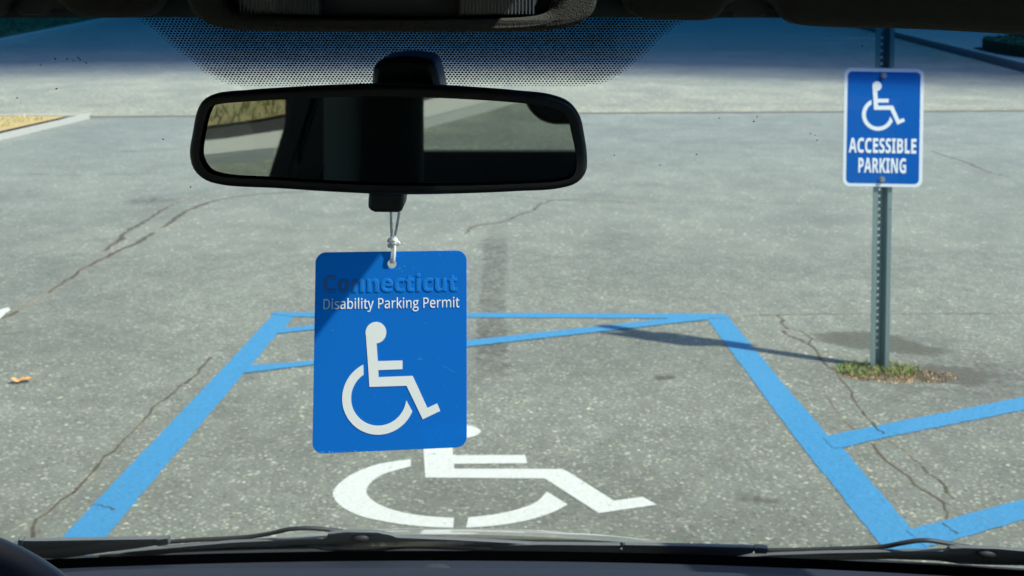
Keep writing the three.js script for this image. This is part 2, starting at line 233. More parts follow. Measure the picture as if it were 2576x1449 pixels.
// kerbs and verges
function ribbon(line, w, h, side = 1) {   // a kerb along a ground line
  const list = [];
  for (let i = 0; i + 1 < line.length; i++) { const a = line[i], b = line[i + 1], L = Math.hypot(b[0] - a[0], b[1] - a[1]), s = new THREE.Shape([[0, 0], [w, 0], [w, h], [0.02, h], [0, h - 0.02]].map(V2)), g = extrude(s, L); const dx = (b[0] - a[0]) / L, dd = (b[1] - a[1]) / L; const m = new THREE.Matrix4().makeBasis(new THREE.Vector3(-dd * -side, 0, -dx * side), new THREE.Vector3(0, 1, 0), new THREE.Vector3(dx, 0, -dd)); m.setPosition(a[0], 0, -a[1]); g.applyMatrix4(m); if (m.determinant() < 0) { const p = g.index; for (const k of ['position', 'normal', 'uv']) { const at_ = g.attributes[k], n = at_.itemSize; for (let t = 0; t < at_.count; t += 3) for (let c = 0; c < n; c++) { const q = at_.array[(t + 1) * n + c]; at_.array[(t + 1) * n + c] = at_.array[(t + 2) * n + c]; at_.array[(t + 2) * n + c] = q; } } } list.push(g); }
  return merge(list);
}
const bladeGeo = (() => { const g = new THREE.BufferGeometry(); g.setAttribute('position', new THREE.Float32BufferAttribute([-0.5, 0, 0, 0.5, 0, 0, -0.35, 0.55, 0.12, 0.35, 0.55, 0.12, 0, 1, 0.5], 3)); g.setIndex([0, 1, 2, 1, 3, 2, 2, 3, 4]); g.computeVertexNormals(); return g; })();
function grass(name, n, pick, hMin, hMax, w, colors, label, parent = scene, lie = 0.5) {
  const m = shadowed(new THREE.InstancedMesh(bladeGeo, std([1, 1, 1], 0.8, { side: THREE.DoubleSide }), n)), o = new THREE.Object3D(), c = new THREE.Color();
  for (let i = 0; i < n; i++) { const [x, y, d] = pick(); o.position.set(x, y, -d); o.rotation.set(rr(-lie, lie), rnd() * 6.3, rr(-lie, lie)); const h = rr(hMin, hMax); o.scale.set(rr(0.6, 1.3) * w, h, h); o.updateMatrix(); m.setMatrixAt(i, o.matrix); const k = colors[(rnd() * colors.length) | 0], s = rr(0.75, 1.25); m.setColorAt(i, c.setRGB(k[0] * s, k[1] * s, k[2] * s)); }
  m.name = parent === scene ? numbered(name) : name; parent.add(m); tag(m, label, 'grass', { kind: 'stuff' }); return m;
}
const inPoly = (p, q) => { let c = false; for (let i = 0, j = q.length - 1; i < q.length; j = i++) if ((q[i][1] > p[1]) !== (q[j][1] > p[1]) && p[0] < (q[j][0] - q[i][0]) * (p[1] - q[i][1]) / (q[j][1] - q[i][1]) + q[i][0]) c = !c; return c; };
const inside = (q, y) => { const xs = q.map((p) => p[0]), ds = q.map((p) => p[1]), x0 = Math.min(...xs), x1 = Math.max(...xs), d0 = Math.min(...ds), d1 = Math.max(...ds); return () => { for (let i = 0; i < 99; i++) { const p = [rr(x0, x1), rr(d0, d1)]; if (inPoly(p, q)) return [p[0], y, p[1]]; } return [x0, -1, d0]; }; };
const DRY = [[0.42, 0.33, 0.13], [0.48, 0.39, 0.2], [0.36, 0.3, 0.12], [0.28, 0.28, 0.1]], GREEN = [[0.09, 0.2, 0.03], [0.14, 0.26, 0.04], [0.2, 0.27, 0.06], [0.07, 0.15, 0.03]], DARK = [[0.05, 0.09, 0.03], [0.07, 0.12, 0.035], [0.09, 0.12, 0.05]], BROWN = [[0.38, 0.26, 0.12], [0.5, 0.37, 0.2], [0.28, 0.19, 0.09], [0.42, 0.25, 0.1]];
{
  // yellow island at the left
  const tip = [-4.5, 10.86], isl = [[-4.62, 10.74], [-5.45, 6], [-9, 6], [-9, 10.78]];
  structure('traffic_island', sheet(isl, 0.045), mSoilDry, 'dry yellow verge island at the left edge of the lot', 'verge');
  const k = thing('kerb', [0, 0, 0], 'low white concrete kerb round the dry yellow island at left', 'kerb');
  mesh('kerb_stone', ribbon([tip, [-5.3, 6]], 0.06, 0.055, -1), mConcrete, k); mesh('kerb_stone', ribbon([tip, [-9, 10.9]], 0.12, 0.055, 1), mConcrete, k);
  grass('dry_grass', 5200, inside([[-4.72, 10.6], [-5.5, 7.2], [-8, 7.2], [-8, 10.7]], 0.04), 0.03, 0.075, 0.01, DRY, 'short straw-yellow grass on the island at the left edge', scene, 0.9);
  // far left verge
  const L = [[-6.5, -5], [-9.3, 14], [-11, 22.3], [-14.3, 39.5], [-18, 60]];
  const kl = tag(mesh('kerb', ribbon(L.slice(1), 0.18, 0.14, -1), mConcrete, scene), 'long pale kerb running off at the far upper left', 'kerb');
  structure('verge', sheet([[-9.5, 14], [-11.2, 22.3], [-14.5, 39.5], [-18.2, 60], [-80, 60], [-80, 14]], 0.13), mSoilGreen, 'dark green grass verge at the far upper left', 'verge');
  grass('grass', 9000, inside([[-11, 20], [-14.4, 39], [-24, 39], [-24, 20]], 0.12), 0.05, 0.14, 0.03, DARK, 'dark green grass beyond the far left kerb');
  // far right
  const Rk = [[7.55, 12.6], [8.05, 16.25], [9.9, 28.9], [12.5, 46]];
  tag(mesh('kerb', ribbon(Rk, 0.17, 0.13, 1), mConcrete, scene), 'pale kerb line slanting behind the sign at upper right', 'kerb');
  structure('pavement', sheet([[7.7, 12.6], [8.2, 16.25], [10.05, 28.9], [10.4, 31], [60, 31], [60, 12.6]], 0.125), mWalk, 'grey pavement beyond the kerb at upper right', 'pavement');
  structure('verge', sheet([[10.42, 31], [12.6, 46], [60, 46], [60, 31]], 0.125), mSoilGreen, 'dark green verge behind the pavement at top right', 'verge');
  const bed = smoothLoop([[8.75, 17.2], [8.7, 18.6], [9.2, 20], [12, 20.4], [12, 16], [9.3, 16.2]], 40);
  const bk = tag(mesh('grass_bed', extrude(shapeOf(bed), 0.2, 0.03).rotateX(-Math.PI / 2).translate(0, 0.1, 0), mSoilGreen, scene), 'raised round-ended grass bed on the pavement at upper right', 'grass bed');
  grass('grass', 2500, inside(bed, 0.3), 0.04, 0.1, 0.03, DARK, 'dark grass covering the raised bed at upper right');
  const ub = thing('utility_box', [11, 0.125, -22], 'small dark utility box standing on the pavement at the upper right edge', 'utility box');
  mesh('cabinet', rbox(-0.35, 0.35, 0.02, 0.42, -0.2, 0.2, 0.015), std([0.03, 0.035, 0.035], 0.5), ub); mesh('lid', rbox(-0.37, 0.37, 0.42, 0.46, -0.22, 0.22, 0.012), std([0.04, 0.045, 0.045], 0.5), ub); mesh('plinth', box(-0.33, 0.33, 0, 0.02, -0.18, 0.18), mConcrete, ub);
  tag(mesh('painted_line', sheet([[7.45, 24.6], [8.9, 24.6], [8.9, 24.85], [7.45, 24.85]], 0.009), mWhite, scene), 'short pale line on the beige drive left of the sign post top', 'road marking');
  // behind the car: what the mirror shows
  const B = [[-14, -1.2], [-6, -4.6], [-2.55, -6.95], [-1.96, -7.4], [-1.3, -8.25], [-0.87, -9.15], [-0.17, -10.7], [0.6, -12.6], [4, -21]];
  const away = (w) => B.map((p, i) => { const a = B[Math.max(0, i - 1)], b = B[Math.min(B.length - 1, i + 1)], L = Math.hypot(b[0] - a[0], b[1] - a[1]), n = [(b[1] - a[1]) / L, -(b[0] - a[0]) / L]; return [p[0] + n[0] * w, p[1] + n[1] * w]; });
  const strip = (w0, w1) => [...away(w0), ...away(w1).reverse()];
  const walk = tag(mesh('kerb', merge([sheet(strip(0, 0.7), 0.1), ribbon(B, 0.02, 0.1, -1)]), std([0.62, 0.6, 0.55], 0.9, { bumpMap: grainBump, bumpScale: 0.003, side: THREE.DoubleSide }), scene), 'wide pale concrete kerb behind the car, seen in the rear-view mirror', 'kerb');
  structure('planting_strip', sheet(strip(0.7, 1.35), 0.09), mMulch, 'dark mulch strip along the kerb seen in the mirror', 'planting strip');
  const far = away(1.35);
  structure('verge', sheet([...far, [4, -60], [-60, -60], [-60, -1]], 0.12), mSoilDry, 'straw-coloured verge behind the car, seen in the mirror', 'verge');
  grass('dry_grass', 6000, inside([...far.slice(1, 7), [-1, -17], [-9, -17]], 0.11), 0.05, 0.16, 0.02, [...DRY, ...GREEN], 'dry grass behind the car, seen in the mirror', scene, 0.6);
}
// chipped white end of an old line at the left edge
tag(mesh('painted_line', sheet([[-40, 828], [-40, 798], [0, 782], [20, 776], [27, 783], [14, 792], [0, 806]].map((p) => ground(...p)), 0.006), mWhite, scene), 'chipped white end of an old line at the left edge of the photo', 'road marking');
{
  const leaf = new THREE.PlaneGeometry(0.085, 0.045, 10, 6), p = leaf.attributes.position;
  for (let i = 0; i < p.count; i++) { const x = p.getX(i) / 0.0425, y = p.getY(i) / 0.0225, w = Math.sqrt(Math.max(0, 1 - x * x)) * (0.75 + 0.25 * Math.cos(x * 9)); p.setXYZ(i, p.getX(i), 0.006 + 0.012 * Math.abs(y) * w + 0.012 * x * x + 0.004 * Math.sin(x * 5), y * w * 0.0225); }
  leaf.computeVertexNormals();
  const g = ground(53, 963), l = thing('fallen_leaf', [g[0], 0, -g[1]], 'curled orange-brown fallen leaf lying alone on the asphalt at left', 'leaf');
  l.rotation.y = 0.25; l.scale.setScalar(0.85);
  mesh('leaf_blade', leaf, std([0.55, 0.27, 0.09], 0.7, { side: THREE.DoubleSide }), l); mesh('stalk', tube([[0.04, 0.018, 0], [0.055, 0.012, 0.004], [0.065, 0.003, 0.012]], 0.0012, 8, 5), std([0.3, 0.16, 0.06], 0.8), l);
}

// ------------------------------------------------------------------ the wheelchair figure, in units of 1/100 of its height, y up
const ISA = (() => {
  const q = ([x, y]) => [(x - 650) / 7.18, (935 - y) / 7.18];
  const body = [[486, 668], [499, 820], [512, 991], [750, 987], [855, 1201], [967, 1150], [947, 1102], [884, 1130], [789, 925], [570, 930], [567, 885], [723, 881], [723, 826], [564, 828], [555, 716]].map(q);
  const head = []; for (let i = 0; i < 40; i++) { const a = i / 40 * 2 * Math.PI; head.push(q([550 + 67 * Math.cos(a), 645 + 69 * Math.sin(a)])); }
  const wheel = []; const A = (r, a) => q([572 + r * Math.cos(a * Math.PI / 180), 1060 - r * Math.sin(a * Math.PI / 180)]);
  for (let i = 0; i <= 50; i++) wheel.push(A(234, 115.6 + (337.3 - 115.6) * i / 50)); for (let i = 0; i <= 50; i++) wheel.push(A(177, 353.8 + (123.8 - 353.8) * i / 50));
  const tall = (1293 - 576) / 7.18; // = 100
  return (h, depth) => { const s = h / 100, sc = (l) => shapeOf(l.map((p) => [p[0] * s, p[1] * s])); return merge([extrude(sc(body), depth), extrude(sc(head), depth * 1.15), extrude(sc(wheel), depth)]); };
})();
const fonts = { sans: await new FontLoader().loadAsync('fonts/droid/droid_sans_regular.typeface.json'), bold: await new FontLoader().loadAsync('fonts/droid/droid_sans_bold.typeface.json') };
function text(str, font, w, h, depth, bevel = 0, hFrom = null, track = 0) {   // lettering scaled to a width and to the height of its capitals, from x 0, baseline y 0
  let list = [], x = 0; const opt = { font, size: 1, depth: 0.1, curveSegments: 6, bevelEnabled: false };
  const sized = (g) => { g.computeBoundingBox(); return g.boundingBox; };
  const cap = sized(new TextGeometry(hFrom ?? 'H', opt)).max.y, whole = sized(new TextGeometry(str, opt)), sx = w / (whole.max.x - whole.min.x), sy = h / cap;
  const g = new TextGeometry(str, { font, size: 1, depth: 1, curveSegments: 8, bevelEnabled: bevel > 0, bevelThickness: 0.6, bevelSize: bevel / sy, bevelOffset: -bevel / sy * 0.3, bevelSegments: 3 });
  g.translate(-whole.min.x, 0, 0).scale(sx, sy, depth); return crease(g, 0.6);
}

// ------------------------------------------------------------------ the sign on its post
{
  const D = 3.93, s = D / F, base = ground(2213, 927), signZ = 0.02;
  const g = thing('parking_sign', [base[0], 0, -base[1]], 'blue and white accessible parking sign bolted to a green steel post', 'sign');
  g.rotation.z = -0.0165;
  const steel = std([0.2, 0.255, 0.23], 0.45, { metalness: 0.2 }), H = 1.305;
  const flangeW = 0.016, web = 0.022, depth = 0.03, t = 0.0035, half = web / 2;
  // U channel, open to the viewer: web behind with a row of holes, slanted walls, flanges in front
  const webShape = new THREE.Shape([[-half, 0], [half, 0], [half, H], [-half, H]].map(V2));
  for (let y = 0.07; y < H - 0.02; y += 0.0254) { const h = new THREE.Path(); h.absellipse(-0.002, y, 0.0048, 0.0058, 0, Math.PI * 2, true); webShape.holes.push(h); }
  mesh('post_web', extrude(webShape, t, 0, 1, 8).translate(0, 0, -depth - 0.0005), steel, g);
  const wall = (sx) => {   // slanted side and front flange, one bent sheet
    const a = [[half - t * 0.4, -depth], [half + 0.007, -0.001], [half + 0.009, 0.0005], [half + 0.009 + flangeW, 0.0005], [half + 0.009 + flangeW, -0.003], [half + 0.0115, -0.003], [half + t * 0.9, -depth]].map(([x, z]) => [x * sx, -z]);
    return extrude(shapeOf(sx < 0 ? a : a.reverse()), H, 0.0005, 1).rotateX(-Math.PI / 2);
  };
  for (const sx of [-1, 1]) mesh('post_flange', wall(sx), steel, g);
  const [sx0, sy0] = at(2229, 322, D), plateW = 0.303, plateH = 0.452, cx = -0.004, cy = sy0;
  const plate = new THREE.Group(); 
  const pm = mesh('sign_plate', extrude(roundRect(plateW, plateH, 0.026), 0.002, 0.0005, 2).translate(cx, cy, 0.006), std([0.72, 0.74, 0.73], 0.4), g);
  mesh('blue_field', extrude(roundRect(plateW - 0.026, plateH - 0.026, 0.017), 0.0006).translate(cx, cy, 0.0087), phys([0.001, 0.095, 0.37], 0.6, { specularIntensity: 0.25 }), pm);
  const white = std([0.76, 0.77, 0.75], 0.45), zf = 0.0095, P = (u, v) => [(u - 2229) * s + cx, cy - (v - 322) * s];
  mesh('wheelchair_symbol', ISA(0.188, 0.0006).translate(...P(2228, 268), zf), white, pm);
  mesh('lettering', merge([text('ACCESSIBLE', fonts.bold, 170 * s, 36 * s, 0.0006, 0.0012).translate(...P(2142, 386), zf), text('PARKING', fonts.bold, 120 * s, 36 * s, 0.0006, 0.0012).translate(...P(2167, 436), zf)]), white, pm);
  for (const v of [190, 453]) { const b = mesh('bolt', new THREE.CylinderGeometry(0.0085, 0.0095, 0.007, 6).rotateX(Math.PI / 2).translate(...P(2227, v), zf + 0.003), std([0.35, 0.34, 0.32], 0.35, { metalness: 0.8 }), pm); mesh('washer', new THREE.CylinderGeometry(0.012, 0.012, 0.002, 20).rotateX(Math.PI / 2).translate(...P(2227, v), zf + 0.0006), std([0.3, 0.3, 0.3], 0.4, { metalness: 0.8 }), b); }
  const e = (cx_, cd, rx, rd) => () => { const a = rnd() * 6.3, r = Math.sqrt(rnd()); return [cx_ + rx * r * Math.cos(a), 0, cd + rd * r * Math.sin(a)]; };
  const gx = base[0], gd = base[1];
  const tuftSpots = [e(gx - 0.09, gd - 0.02, 0.09, 0.07), e(gx + 0.06, gd - 0.03, 0.09, 0.06), e(gx, gd + 0.0, 0.15, 0.07)];
  grass('grass_tuft', 1050, () => tuftSpots[(rnd() * 3) | 0](), 0.01, 0.024, 0.003, [[0.19, 0.25, 0.06], [0.15, 0.24, 0.04], [0.2, 0.3, 0.06], [0.27, 0.35, 0.08], [0.36, 0.34, 0.15], [0.12, 0.18, 0.04], [0.34, 0.27, 0.13]], 'small tuft of bright green grass round the foot of the sign post', scene, 0.75);
  const lit = grass('dead_leaves', 620, e(gx + 0.05, gd - 0.08, 0.22, 0.07), 0.004, 0.013, 0.005, BROWN, 'brown dead grass and leaf litter round the foot of the sign post', scene, 1.55); lit.userData.category = 'litter';
}

// ------------------------------------------------------------------ the car
const XC = -0.09;                                                    // middle of the car
const wsD = (X, Y) => 0.62 + 0.905 * (1.475 - Y) - 0.09 * (X - XC) ** 2;   // distance ahead of the windshield's inner face
function onGlass(u, v, off = 0) { const a = (u - U0) / F, b = (v - V0) / F; let D = 0.8; for (let i = 0; i < 40; i++) D = wsD(a * D, EYE - b * D) + off; return [a * D, EYE - b * D, D]; }
const car = thing('car', [0, 0, 0], 'dark car cabin and front end the parking lot is seen from, framing the windshield', 'car');
const mBlack = std([0.012, 0.012, 0.013], 0.55), mTrim = std([0.05, 0.05, 0.046], 0.85, { bumpMap: weaveBump, bumpScale: 0.0006 }), mFabric = std([0.042, 0.039, 0.033], 0.95, { bumpMap: weaveBump, bumpScale: 0.0008 }), mPanel = std([0.05, 0.057, 0.064], 0.6), mDash = std([0.022, 0.026, 0.036], 0.62, { bumpMap: weaveBump, bumpScale: 0.0004 }), mRubber = std([0.014, 0.015, 0.017], 0.6), mWiper = std([0.1, 0.112, 0.122], 0.6), mBody = phys([0.5, 0.49, 0.44], 0.28, { metalness: 0.45, clearcoat: 1, clearcoatRoughness: 0.05 });
const mPane = phys([0.86, 0.9, 0.88], 0.02, { transmission: 1, thickness: 0, ior: 1.5 });
const mSidePane = phys([0.86, 0.9, 0.88], 0.02, { transmission: 1, thickness: 0, ior: 1.5, specularIntensity: 0.2 });
function glassGrid(Y0, Y1, X0, X1, off, nx = 40, ny = 20) {
  const pos = [], uv = [], idx = []; for (let j = 0; j <= ny; j++) for (let i = 0; i <= nx; i++) { const X = X0 + (X1 - X0) * i / nx, y0 = typeof Y0 === 'function' ? Y0(X) : Y0, y1 = typeof Y1 === 'function' ? Y1(X) : Y1, Y = y0 + (y1 - y0) * j / ny; pos.push(X, Y, -(wsD(X, Y) + off)); uv.push(i / nx, j / ny); }
  for (let j = 0; j < ny; j++) for (let i = 0; i < nx; i++) { const a = j * (nx + 1) + i, b = a + 1, c = a + nx + 1, d = c + 1; idx.push(a, b, d, a, d, c); }
  const g = new THREE.BufferGeometry(); g.setAttribute('position', new THREE.Float32BufferAttribute(pos, 3)); g.setAttribute('uv', new THREE.Float32BufferAttribute(uv, 2)); g.setIndex(idx); g.computeVertexNormals(); return g;
}
{
  const ws = mesh('windshield', glassGrid(0.79, 1.486, XC - 0.7, XC + 0.7, 0.004), phys([0.925, 0.95, 0.85], 0.01, { transmission: 1, thickness: 0, ior: 1.5 }), car);
  ws.userData.label = 'clear raked windshield with a blue shade band and dotted patch at the top';
  // dyed shade band along the top edge
  const stops = [[0, 1, 1, 1], [0.15, 0.98, 0.98, 0.99], [0.23, 0.76, 0.78, 0.83], [0.29, 0.4, 0.44, 0.57], [0.4, 0.105, 0.165, 0.32], [0.557, 0.034, 0.112, 0.245], [0.79, 0.011, 0.08, 0.195], [1, 0.006, 0.05, 0.13]];
  const band = new THREE.DataTexture(new Float32Array(64 * 128 * 4), 64, 128, THREE.RGBAFormat, THREE.FloatType);
  for (let j = 0; j < 128; j++) { const t = j / 127; let k = 0; while (k < stops.length - 2 && stops[k + 1][0] < t) k++; const [a, b] = [stops[k], stops[k + 1]], f = Math.min(1, Math.max(0, (t - a[0]) / (b[0] - a[0]))); for (let i = 0; i < 64; i++) for (let c = 0; c < 4; c++) band.image.data[(j * 64 + i) * 4 + c] = c < 3 ? a[c + 1] + (b[c + 1] - a[c + 1]) * f : 1; }
  band.magFilter = band.minFilter = THREE.LinearFilter; band.needsUpdate = true;
  mesh('tint_band', glassGrid((X) => 1.4235 - 0.07 * (X - XC + 0.03) ** 2, 1.484, XC - 0.69, XC + 0.69, 0.0025, 40, 30), phys([1, 1, 1], 0.01, { map: band, transmission: 1, thickness: 0, ior: 1.5, specularIntensity: 0 }), ws);
  mesh('black_border', glassGrid(0.785, 0.8305, XC - 0.7, XC + 0.7, 0.001, 60, 2), std([0.002, 0.002, 0.002], 0.9), ws);
  // dotted frit
  const outline = [[330, 30], [345, 48], [400, 88], [440, 124], [500, 172], [545, 202], [580, 213], [620, 217], [1000, 217], [1470, 217], [1515, 211], [1565, 188], [1620, 142], [1670, 92], [1720, 54], [1740, 30]];
  const dist = (p) => { let m = 1e9; for (let i = 0; i + 1 < outline.length; i++) { const a = outline[i], b = outline[i + 1], L2 = (b[0] - a[0]) ** 2 + (b[1] - a[1]) ** 2, t = Math.max(0, Math.min(1, ((p[0] - a[0]) * (b[0] - a[0]) + (p[1] - a[1]) * (b[1] - a[1])) / L2)); m = Math.min(m, Math.hypot(p[0] - a[0] - t * (b[0] - a[0]), p[1] - a[1] - t * (b[1] - a[1]))); } return m; };
  const spots = [], dy = 0.00152, dx = 0.00222; let row = 0;
  for (let Y = 1.424; Y < 1.483; Y += dy, row++) for (let X = -0.28; X < 0.14; X += dx) {
    const x = X + (row % 2) * dx / 2, D = wsD(x, Y), p = [x / D * F + U0, (EYE - Y) / D * F + V0]; if (!inPoly(p, outline)) continue;
    const t = Math.min(1, dist(p) / 110); spots.push([x, Y, (0.00042 + 0.00037 * Math.min(1, dist(p) / 14) + 0.00026 * t) * (0.94 + 0.12 * rnd())]);
  }
  const dots = new THREE.InstancedMesh(new THREE.CircleGeometry(1, 8), std([0.003, 0.003, 0.003], 0.8, { side: THREE.DoubleSide }), spots.length), m4 = new THREE.Matrix4(), down = new THREE.Vector3(0, -1, -0.905).normalize();
  spots.forEach(([x, y, r], i) => { m4.makeBasis(new THREE.Vector3(r, 0, 0), down.clone().multiplyScalar(r), new THREE.Vector3(0, 0.905, -1).normalize().multiplyScalar(r)); m4.setPosition(x, y, -(wsD(x, y) + 0.001)); dots.setMatrixAt(i, m4); });
  dots.name = 'frit_dots'; dots.userData = { kind: 'stuff' }; ws.add(shadowed(dots));
  // specks of dirt on the glass
  const spec = [[202, 150], [218, 158], [185, 152], [170, 148], [103, 163], [143, 223], [44, 246], [411, 350], [1809, 297], [1904, 293], [1896, 305], [2038, 336], [2055, 352], [1752, 388], [2168, 115], [2050, 340], [140, 148], [1545, 390], [2238, 526], [198, 145], [480, 470], [1660, 415]];
  const sp = new THREE.InstancedMesh(new THREE.IcosahedronGeometry(1, 1), std([0.01, 0.01, 0.01], 0.8), spec.length);
  spec.forEach(([u, v], i) => { const [x, y, d] = onGlass(u, v); m4.makeRotationZ(rr(-0.6, 0.4)).scale(new THREE.Vector3(rr(0.0004, 0.0009), rr(0.0002, 0.0005), 0.0003)); m4.setPosition(x, y, -(d - 0.0005)); sp.setMatrixAt(i, m4); });
  sp.name = 'dirt_specks'; sp.userData = { kind: 'stuff' }; ws.add(shadowed(sp));
}
// body shell
{
  const x0 = XC - 0.78, x1 = XC + 0.78, zr = 3.0, zf = -0.6;
  const slot = { x0: 0.05, x1: 0.46, z0: -0.462, z1: -0.375 };
  mesh('roof', merge([box(x0, x1, 1.55, 1.6, slot.z1, zr), box(x0, x1, 1.55, 1.6, zf, slot.z0), box(x0, slot.x0, 1.55, 1.6, slot.z0, slot.z1), box(slot.x1, x1, 1.55, 1.6, slot.z0, slot.z1)]), mFabric, car);
  mesh('sunroof_glass', box(slot.x0 - 0.01, slot.x1 + 0.01, 1.6025, 1.6027, slot.z0 - 0.01, slot.z1 + 0.01), mPane, car);
  mesh('roof_skin', box(x0 - 0.01, x1 + 0.01, 1.601, 1.612, -0.3, zr + 0.01), mBody, car);
  mesh('headliner_trim', merge([box(x0, x1, 1.4765, 1.55, -0.612, -0.585)]), std([0.035, 0.048, 0.05], 0.8), car);
  // sides: lower panels, pillars, rails, panes
  for (const s of [-1, 1]) {
    const xo = s < 0 ? x0 : x1 - 0.05, xi = xo + 0.05;
    mesh('side_panel', merge([box(xo, xi, 0.3, 0.9, -1.2, 1.45), box(xo, xi, 0.3, 0.7, 1.45, zr), box(xo, xi, 1.46, 1.55, zf, zr), box(xo, xi, 0.9, 1.46, -0.02, 0.12), box(xo, xi, 0.9, 1.46, 1.28, 1.45), box(xo, xi, 0.7, 1.46, 1.45, 1.6), box(xo, xi, 0.7, 1.46, 2.93, zr)]), mTrim, car);
    const xm = (xo + xi) / 2;
    for (const [a, b] of [[-0.62, -0.02], [0.12, 1.28], [1.6, 2.93]]) mesh('side_window', box(xm - 0.002, xm + 0.002, a > 1.5 ? 0.7 : 0.9, 1.46, a, b), mSidePane, car);
    const pil = new THREE.BoxGeometry(0.06, Math.hypot(0.72, 0.68) + 0.05, 0.08); pil.rotateX(-Math.atan2(0.905, 1) * 1).translate(s < 0 ? x0 + 0.05 : x1 - 0.05, 1.135, -0.86); mesh('front_pillar', pil, mTrim, car);
    mesh('front_window', new THREE.ShapeGeometry(new THREE.Shape([[0.62, 1.46], [0.62, 0.9], [1.1, 0.9]].map(V2))).rotateY(Math.PI / 2).translate(xm, 0, 0), mPane, car);
  }
  mesh('rear_panel', merge([box(x0, x1, 0.3, 0.815, zr, zr + 0.05), box(x0, x1, 1.42, 1.6, zr, zr + 0.05), box(x0, x0 + 0.19, 0.815, 1.42, zr, zr + 0.05), box(x1 - 0.19, x1, 0.815, 1.42, zr, zr + 0.05)]), mTrim, car);
  mesh('rear_window', box(x0 + 0.19, x1 - 0.19, 0.815, 1.42, zr + 0.02, zr + 0.024), mPane, car);
  mesh('floor', box(x0, x1, 0.28, 0.3, -1.2, zr), mBlack, car);
  mesh('firewall', box(x0, x1, 0.3, 0.78, -1.22, -1.2), mBlack, car);
  // rear pillar trims and a head restraint that the mirror shows
  const pz = zr - 0.03;
  for (const [a, b, z, c] of [[-0.085, -0.02, 0.03, [0.012, 0.013, 0.016]], [-0.012, -0.004, 0, [0.12, 0.12, 0.11]], [0.004, 0.08, 0.02, [0.012, 0.013, 0.016]]]) mesh('pillar_trim', rbox(a, b, -0.55, 0.62, -0.02, 0.02, Math.min(0.003, (b - a) / 3)).scale(1.08, 1.08, 1).rotateZ(-0.3).translate(-0.79, 0.88, pz - z), std(c, 0.5), car);
  const seat = mesh('rear_seat', rbox(-0.62, 0.42, 0.45, 1.02, 1.28, 1.42, 0.05, 4), mFabric, car);
  mesh('side_bolster', rbox(-0.425, -0.32, 0.95, 1.5, 1.26, 1.4, 0.045, 6), std([0.15, 0.16, 0.15], 0.9), seat);
  mesh('head_restraint', rbox(-0.335, -0.2, 0.95, 1.5, 1.22, 1.36, 0.05, 6), std([0.012, 0.012, 0.012], 0.9), seat);
  mesh('head_restraint', rbox(0.22, 0.4, 1.05, 1.2, 1.24, 1.36, 0.05, 5), std([0.2, 0.22, 0.215], 0.9), seat);
  mesh('ceiling_unit', extrude(roundRect(0.34, 0.36, 0.06), 0.03, 0.01, 3).translate(0.19, 1.42, 0.78), mBlack, car);
}
// dashboard
{
  const rows = [[-0.012, 0.828], [-0.05, 0.8285], [-0.062, 0.83], [-0.064, 0.846], [-0.07, 0.853], [-0.085, 0.8545], [-0.2, 0.842], [-0.4, 0.80], [-0.5, 0.72]], pos = [], idx = [], uv = [], nx = 60;
  rows.forEach(([o, y], j) => { for (let i = 0; i <= nx; i++) { const X = XC - 0.72 + 1.44 * i / nx; let yy = y; if (j > 3 && j < 7) yy += 0.004 * Math.exp(-(((X + 0.42) / 0.12) ** 2)); pos.push(X, yy, -(wsD(X, 0.834) + o)); uv.push(X, -o); } });
  for (let j = 0; j + 1 < rows.length; j++) for (let i = 0; i < nx; i++) { const a = j * (nx + 1) + i, b = a + 1, c = a + nx + 1, d = c + 1; idx.push(a, b, d, a, d, c); }
  let g = new THREE.BufferGeometry(); g.setAttribute('position', new THREE.Float32BufferAttribute(pos, 3)); g.setAttribute('uv', new THREE.Float32BufferAttribute(uv, 2)); g.setIndex(idx); g = crease(g, 0.7);
  const d = mesh('dashboard', g, std([0.009, 0.014, 0.026], 0.6, { bumpMap: weaveBump, bumpScale: 0.0004, side: THREE.DoubleSide }), car);
  const [bx, by, bd] = [at(1095, 1418, 1.165)[0], 0.828, 1.165];
  mesh('light_sensor', new THREE.SphereGeometry(1, 24, 10, 0, 6.3, 0, Math.PI / 2).scale(0.02, 0.007, 0.013).translate(bx, by, -bd), mDash, d);
  mesh('dash_front', box(XC - 0.72, XC + 0.72, 0.4, 0.72, -0.7, -0.66), mBlack, car);
}
// steering wheel
{
  const w = mesh('steering_wheel', new THREE.TorusGeometry(0.19, 0.0165, 20, 90), std([0.008, 0.011, 0.02], 0.45), car);
  w.position.set(-0.4, 0.951, -0.6); w.rotation.x = -0.42;
  mesh('hub', new THREE.SphereGeometry(0.07, 24, 16).scale(1, 0.9, 0.4), mBlack, w);
  for (const a of [0.1, Math.PI - 0.1, -Math.PI / 2]) mesh('spoke', rbox(0.05, 0.185, -0.016, 0.016, -0.008, 0.008, 0.006).rotateZ(a), mBlack, w);
  mesh('steering_column', new THREE.CylinderGeometry(0.035, 0.045, 0.3, 20).rotateX(Math.PI / 2).translate(0, 0, -0.17), mBlack, w);
}
